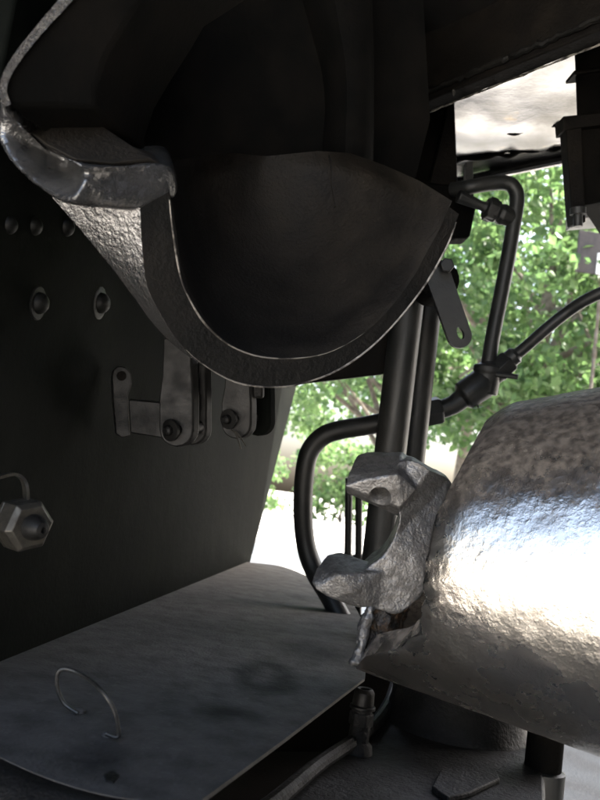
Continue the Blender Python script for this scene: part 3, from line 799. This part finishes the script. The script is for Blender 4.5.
rl = [BL(u, v, .012) for u, v in [(215, 845), (275, 801), (318, 765), (352, 742), (376, 722), (390, 700), (396, 680)]]
bs.part('rail', MB().tube(rl, .008, 10), M['base'])
dc = BL(455, 725)
dd = (dc - CAMLOC).dot(_f); dr = 66 * dd / FPX
bs.part('drum', MB().lathe(dc - UP * .045, UP, [(0, dr * 1.32), (.03, dr * 1.26), (.048, dr * 1.08), (.075, dr * 1.0), (.18, dr * .98), (.185, dr * .8)], 64), M['base'])
slab = [BL(u, v, .006) for u, v in [(432, 786), (440, 770), (468, 763), (496, 770), (500, 778), (470, 792), (448, 797)]]
bs.part('slab', MB().prism(slab, -UP * .006), M['base'], .0015)
sp_ = BL(357, 752); 
dS = (sp_ - CAMLOC).dot(_f); sq = dS / FPX
hS = (P(354, 690, dS) - sp_).length
sb_ = Thing('stud_bolt', 'upright stud bolt with a castle nut on the grimy base rail', 'bolt', sp_)
sb_.part('shank', MB().lathe(sp_ - UP * .003, UP, [(0, 16 * sq), (.012, 14 * sq), (.016, 10.5 * sq), (hS * .8, 10 * sq)], 20), M['base'])
sb_.part('nut', MB().hexnut(sp_ + UP * hS * .42, UP, 12.5 * sq, hS * .22, .3), M['base'], .001)
sb_.part('washer', MB().lathe(sp_ + UP * hS * .68, UP, [(0, 13 * sq), (hS * .05, 13 * sq)], 20), M['link'], .0006)
sb_.part('bolt_head', MB().lathe(sp_ + UP * hS * .74, UP, [(0, 11 * sq), (hS * .20, 10.5 * sq), (hS * .26, 8 * sq), (hS * .25, 5 * sq), (hS * .18, 4.5 * sq)], 16), M['link'], .0006)
dv = .95
vp = Thing('drain_pipe', 'dark vertical pipe with a collar, right of the round base drum', 'pipe', P(556, 860, dv))
ptop, pbot = P(548, 715, dv), P(548, 715, dv) - UP * .28
vq = dv / FPX
vp.part('tube', MB().lathe(ptop, -UP, [(0, 18 * vq), (.28, 18 * vq)], 24), M['dark'])
vp.part('collar', MB().lathe(ptop - UP * .062, -UP, [(0, 19 * vq), (.002, 22 * vq), (.05, 22 * vq), (.052, 19 * vq)], 24), M['pipe'])

# ------------------------------------------------------------------ locomotive body, added to keep sky and side light off
lb_ = Thing('locomotive_shade_body', 'dark locomotive body added to block light from above, behind and the right', 'locomotive', (0, .8, 2.3))
mb = MB().box((0, .86, 2.62), Vector((4.2, 0, 0)), Vector((0, 1.34, 0)), UP * .22)
lb_.part('floor_sky_block', mb, M['dark'], .01)  # slab added and sized to block the sky overhead
mb = MB().box((-2.6, .75, 1.45), Vector((1.0, 0, 0)), Vector((0, 1.2, 0)), UP * .945)
lb_.part('firebox', mb, M['dark'], .01)
mb = MB().box((1.75, -.60, 1.40), Vector((1.55, 0, 0)), Vector((0, .03, 0)), UP * .995)
lb_.part('rear_light_block', mb, M['dark'], .01)  # unseen plate added behind the camera to block light
mb = MB().box((2.2, .45, 1.40), Vector((.03, 0, 0)), Vector((0, 1.0, 0)), UP * .995)
lb_.part('side_light_block', mb, M['dark'], .01)  # unseen plate added at the right to block light

# ------------------------------------------------------------------ trees and a sign beyond
def leaves_mesh(centers, sizes, seed, lsize, nper):
    rg = np.random.default_rng(seed)
    vs = []; 
    C = np.repeat(np.array(centers), nper, 0); S = np.repeat(np.array(sizes), nper)[:, None]
    n = len(C)
    off = rg.normal(size=(n, 3)); off /= np.linalg.norm(off, axis=1)[:, None]; off *= rg.random((n, 1)) ** .5
    pos = C + off * S * np.array([1, 1, .7])
    d = rg.normal(size=(n, 3)); d[:, 2] -= .3; d /= np.linalg.norm(d, axis=1)[:, None]
    h = rg.normal(size=(n, 3)); h[:, 2] += .8
    s = np.cross(d, h); s /= np.linalg.norm(s, axis=1)[:, None] + 1e-9
    nn_ = np.cross(s, d)
    L = lsize * (.6 + .8 * rg.random((n, 1)))
    a = pos; b = pos + d * L * .5 + s * L * .34 + nn_ * L * .08; c = pos + d * L; e = pos + d * L * .5 - s * L * .34 + nn_ * L * .08
    V = np.stack([a, b, c, e], 1).reshape(-1, 3)
    F = np.arange(n * 4).reshape(-1, 4)
    return V, F

def tree(base, h, crown, seed, label, leaf, nclump=60, nper=90, lsize=.13, trunk_r=.16, droop=0):
    """crown: (centre offset, radii)"""
    rg = random.Random(seed)
    base = Vector(base)
    t = Thing('broadleaf_tree', label, 'tree', base, 'trees beyond the locomotive')
    cc = base + Vector(crown[0]); rad = crown[1]
    cents, sizes = [], []
    for i in range(nclump):
        while True:
            q = Vector((rg.uniform(-1, 1), rg.uniform(-1, 1), rg.uniform(-1, 1)))
            if q.length < 1 and (q.length > .45 or rg.random() < .25): break
        p = cc + Vector((q.x * rad[0], q.y * rad[1], q.z * rad[2]))
        p.z = max(p.z, .4)
        cents.append(tuple(p)); sizes.append(rg.uniform(.35, .8) * min(rad) * .42)
    top_ = base + Vector((rg.uniform(-.2, .2), rg.uniform(-.2, .2), h * .8))
    midp = base.lerp(top_, .5) + Vector((rg.uniform(-.15, .15), 0, 0))
    t.part('trunk', MB().tube([base - UP * .1, base + UP * .4, midp, top_], [trunk_r * 1.3, trunk_r, trunk_r * .75, trunk_r * .3], 12), M['bark'])
    for i in range(0, nclump, max(1, nclump // 16)):
        c = Vector(cents[i]); k = rg.uniform(.35, .85)
        a_ = base.lerp(top_, k); m1 = a_.lerp(c, .5) + UP * rg.uniform(.1, .5)
        t.part('limb', MB().tube([a_, m1, c], [trunk_r * .32, trunk_r * .18, trunk_r * .07], 7, 5), M['bark'])
    V, F = leaves_mesh(cents, sizes, seed, lsize, nper)
    me = bpy.data.meshes.new('crown'); me.from_pydata((V - np.array(base)).tolist(), [], F.tolist()); me.materials.append(M[leaf])
    o = bpy.data.objects.new('crown', me); COL.objects.link(o); o.parent = t.o
    return t

tree((3.0, 9.5, 0), 6.5, ((0, 0, 4.2), (2.6, 2.0, 2.3)), 11, 'leafy tree straight behind the bent pipe', 'leaf', 110, 170, .12)
tree((7.2, 11.0, 0), 7.5, ((-1.4, 0, 4.0), (2.8, 2.2, 2.8)), 12, 'dense green tree at the right edge below the hanging box', 'leaf2', 120, 170, .13)
tree((1.6, 12.5, 0), 6, ((-.8, 0, 4.4), (2.4, 1.8, 2.3)), 13, 'tree whose hanging leaves show left of the upright posts', 'leaf', 46, 110, .12)
tree((3.6, 17.0, 0), 10, ((0, 0, 6.0), (4.2, 3, 3.6)), 14, 'tall deep green tree farther back behind the curved pipe', 'leaf2', 110, 130, .17)
tree((9.0, 18.0, 0), 10, ((0, 0, 6.0), (4.5, 3, 4.6)), 15, 'tall tree farthest to the right behind the other leaves', 'leaf2', 110, 130, .17)
tree((-2.0, 22.0, 0), 8, ((0, 0, 4.6), (3.5, 3, 2.6)), 16, 'distant pale tree seen low in the bright opening at left', 'leaf', 80, 110, .17)

def shrub(x, y, h, w, seed, label):
    rg = random.Random(seed); base = Vector((x, y, 0))
    t = Thing('shrub', label, 'shrub', base, 'shrubs beyond the open ground')
    cents = [(x + rg.uniform(-w, w), y + rg.uniform(-.8, .8), rg.uniform(.2, h)) for _ in range(40)]
    for k in range(5):
        c = Vector(cents[k]); t.part('stem', MB().tube([base, base.lerp(c, .5) + UP * .2, c], [.05, .03, .015], 6, 4), M['bark'])
    V, F = leaves_mesh(cents, [1.1] * 40, seed, .32, 65)
    me = bpy.data.meshes.new('foliage'); me.from_pydata((V - np.array(base)).tolist(), [], F.tolist()); me.materials.append(M['leaf'])
    o = bpy.data.objects.new('foliage', me); COL.objects.link(o); o.parent = t.o
shrub(-3.5, 45, 3.2, 2.6, 31, 'low shrub beside the edge of the frame plate')
shrub(3.0, 42, 4.4, 2.0, 32, 'taller shrub between the looped pipe and the upright posts')
shrub(15, 50, 3.6, 5.0, 33, 'wide shrub under the trees behind the pipe tee')

sg = Thing('sign_board', 'small brown board with a white letter at the right edge among the leaves', 'sign', Vector((P(600, 262, 8).x, P(600, 262, 8).y, 0)))
sc0 = P(606, 255, 8.0); sx, sz = Vector((1, 0, 0)), UP
for k in range(2): pass
sg.part('board', MB().box(sc0, sx * .30, Vector((0, .015, 0)), sz * .22), M['sign'], .006)
sg.part('post', MB().tube([Vector((sc0.x, sc0.y + .06, -.05)), Vector((sc0.x, sc0.y + .06, sc0.z + .2))], .018, 10, 0), M['bark'])
l0 = P(594, 275, 8.0); l0.y = sc0.y - .017
mb = MB().prism([l0 + sx * a + sz * b for a, b in [(0, 0), (.13, 0), (.13, .035), (.04, .035), (.04, .22), (0, .22)]], Vector((0, -.004, 0)))
sg.part('letter', mb, M['white'])
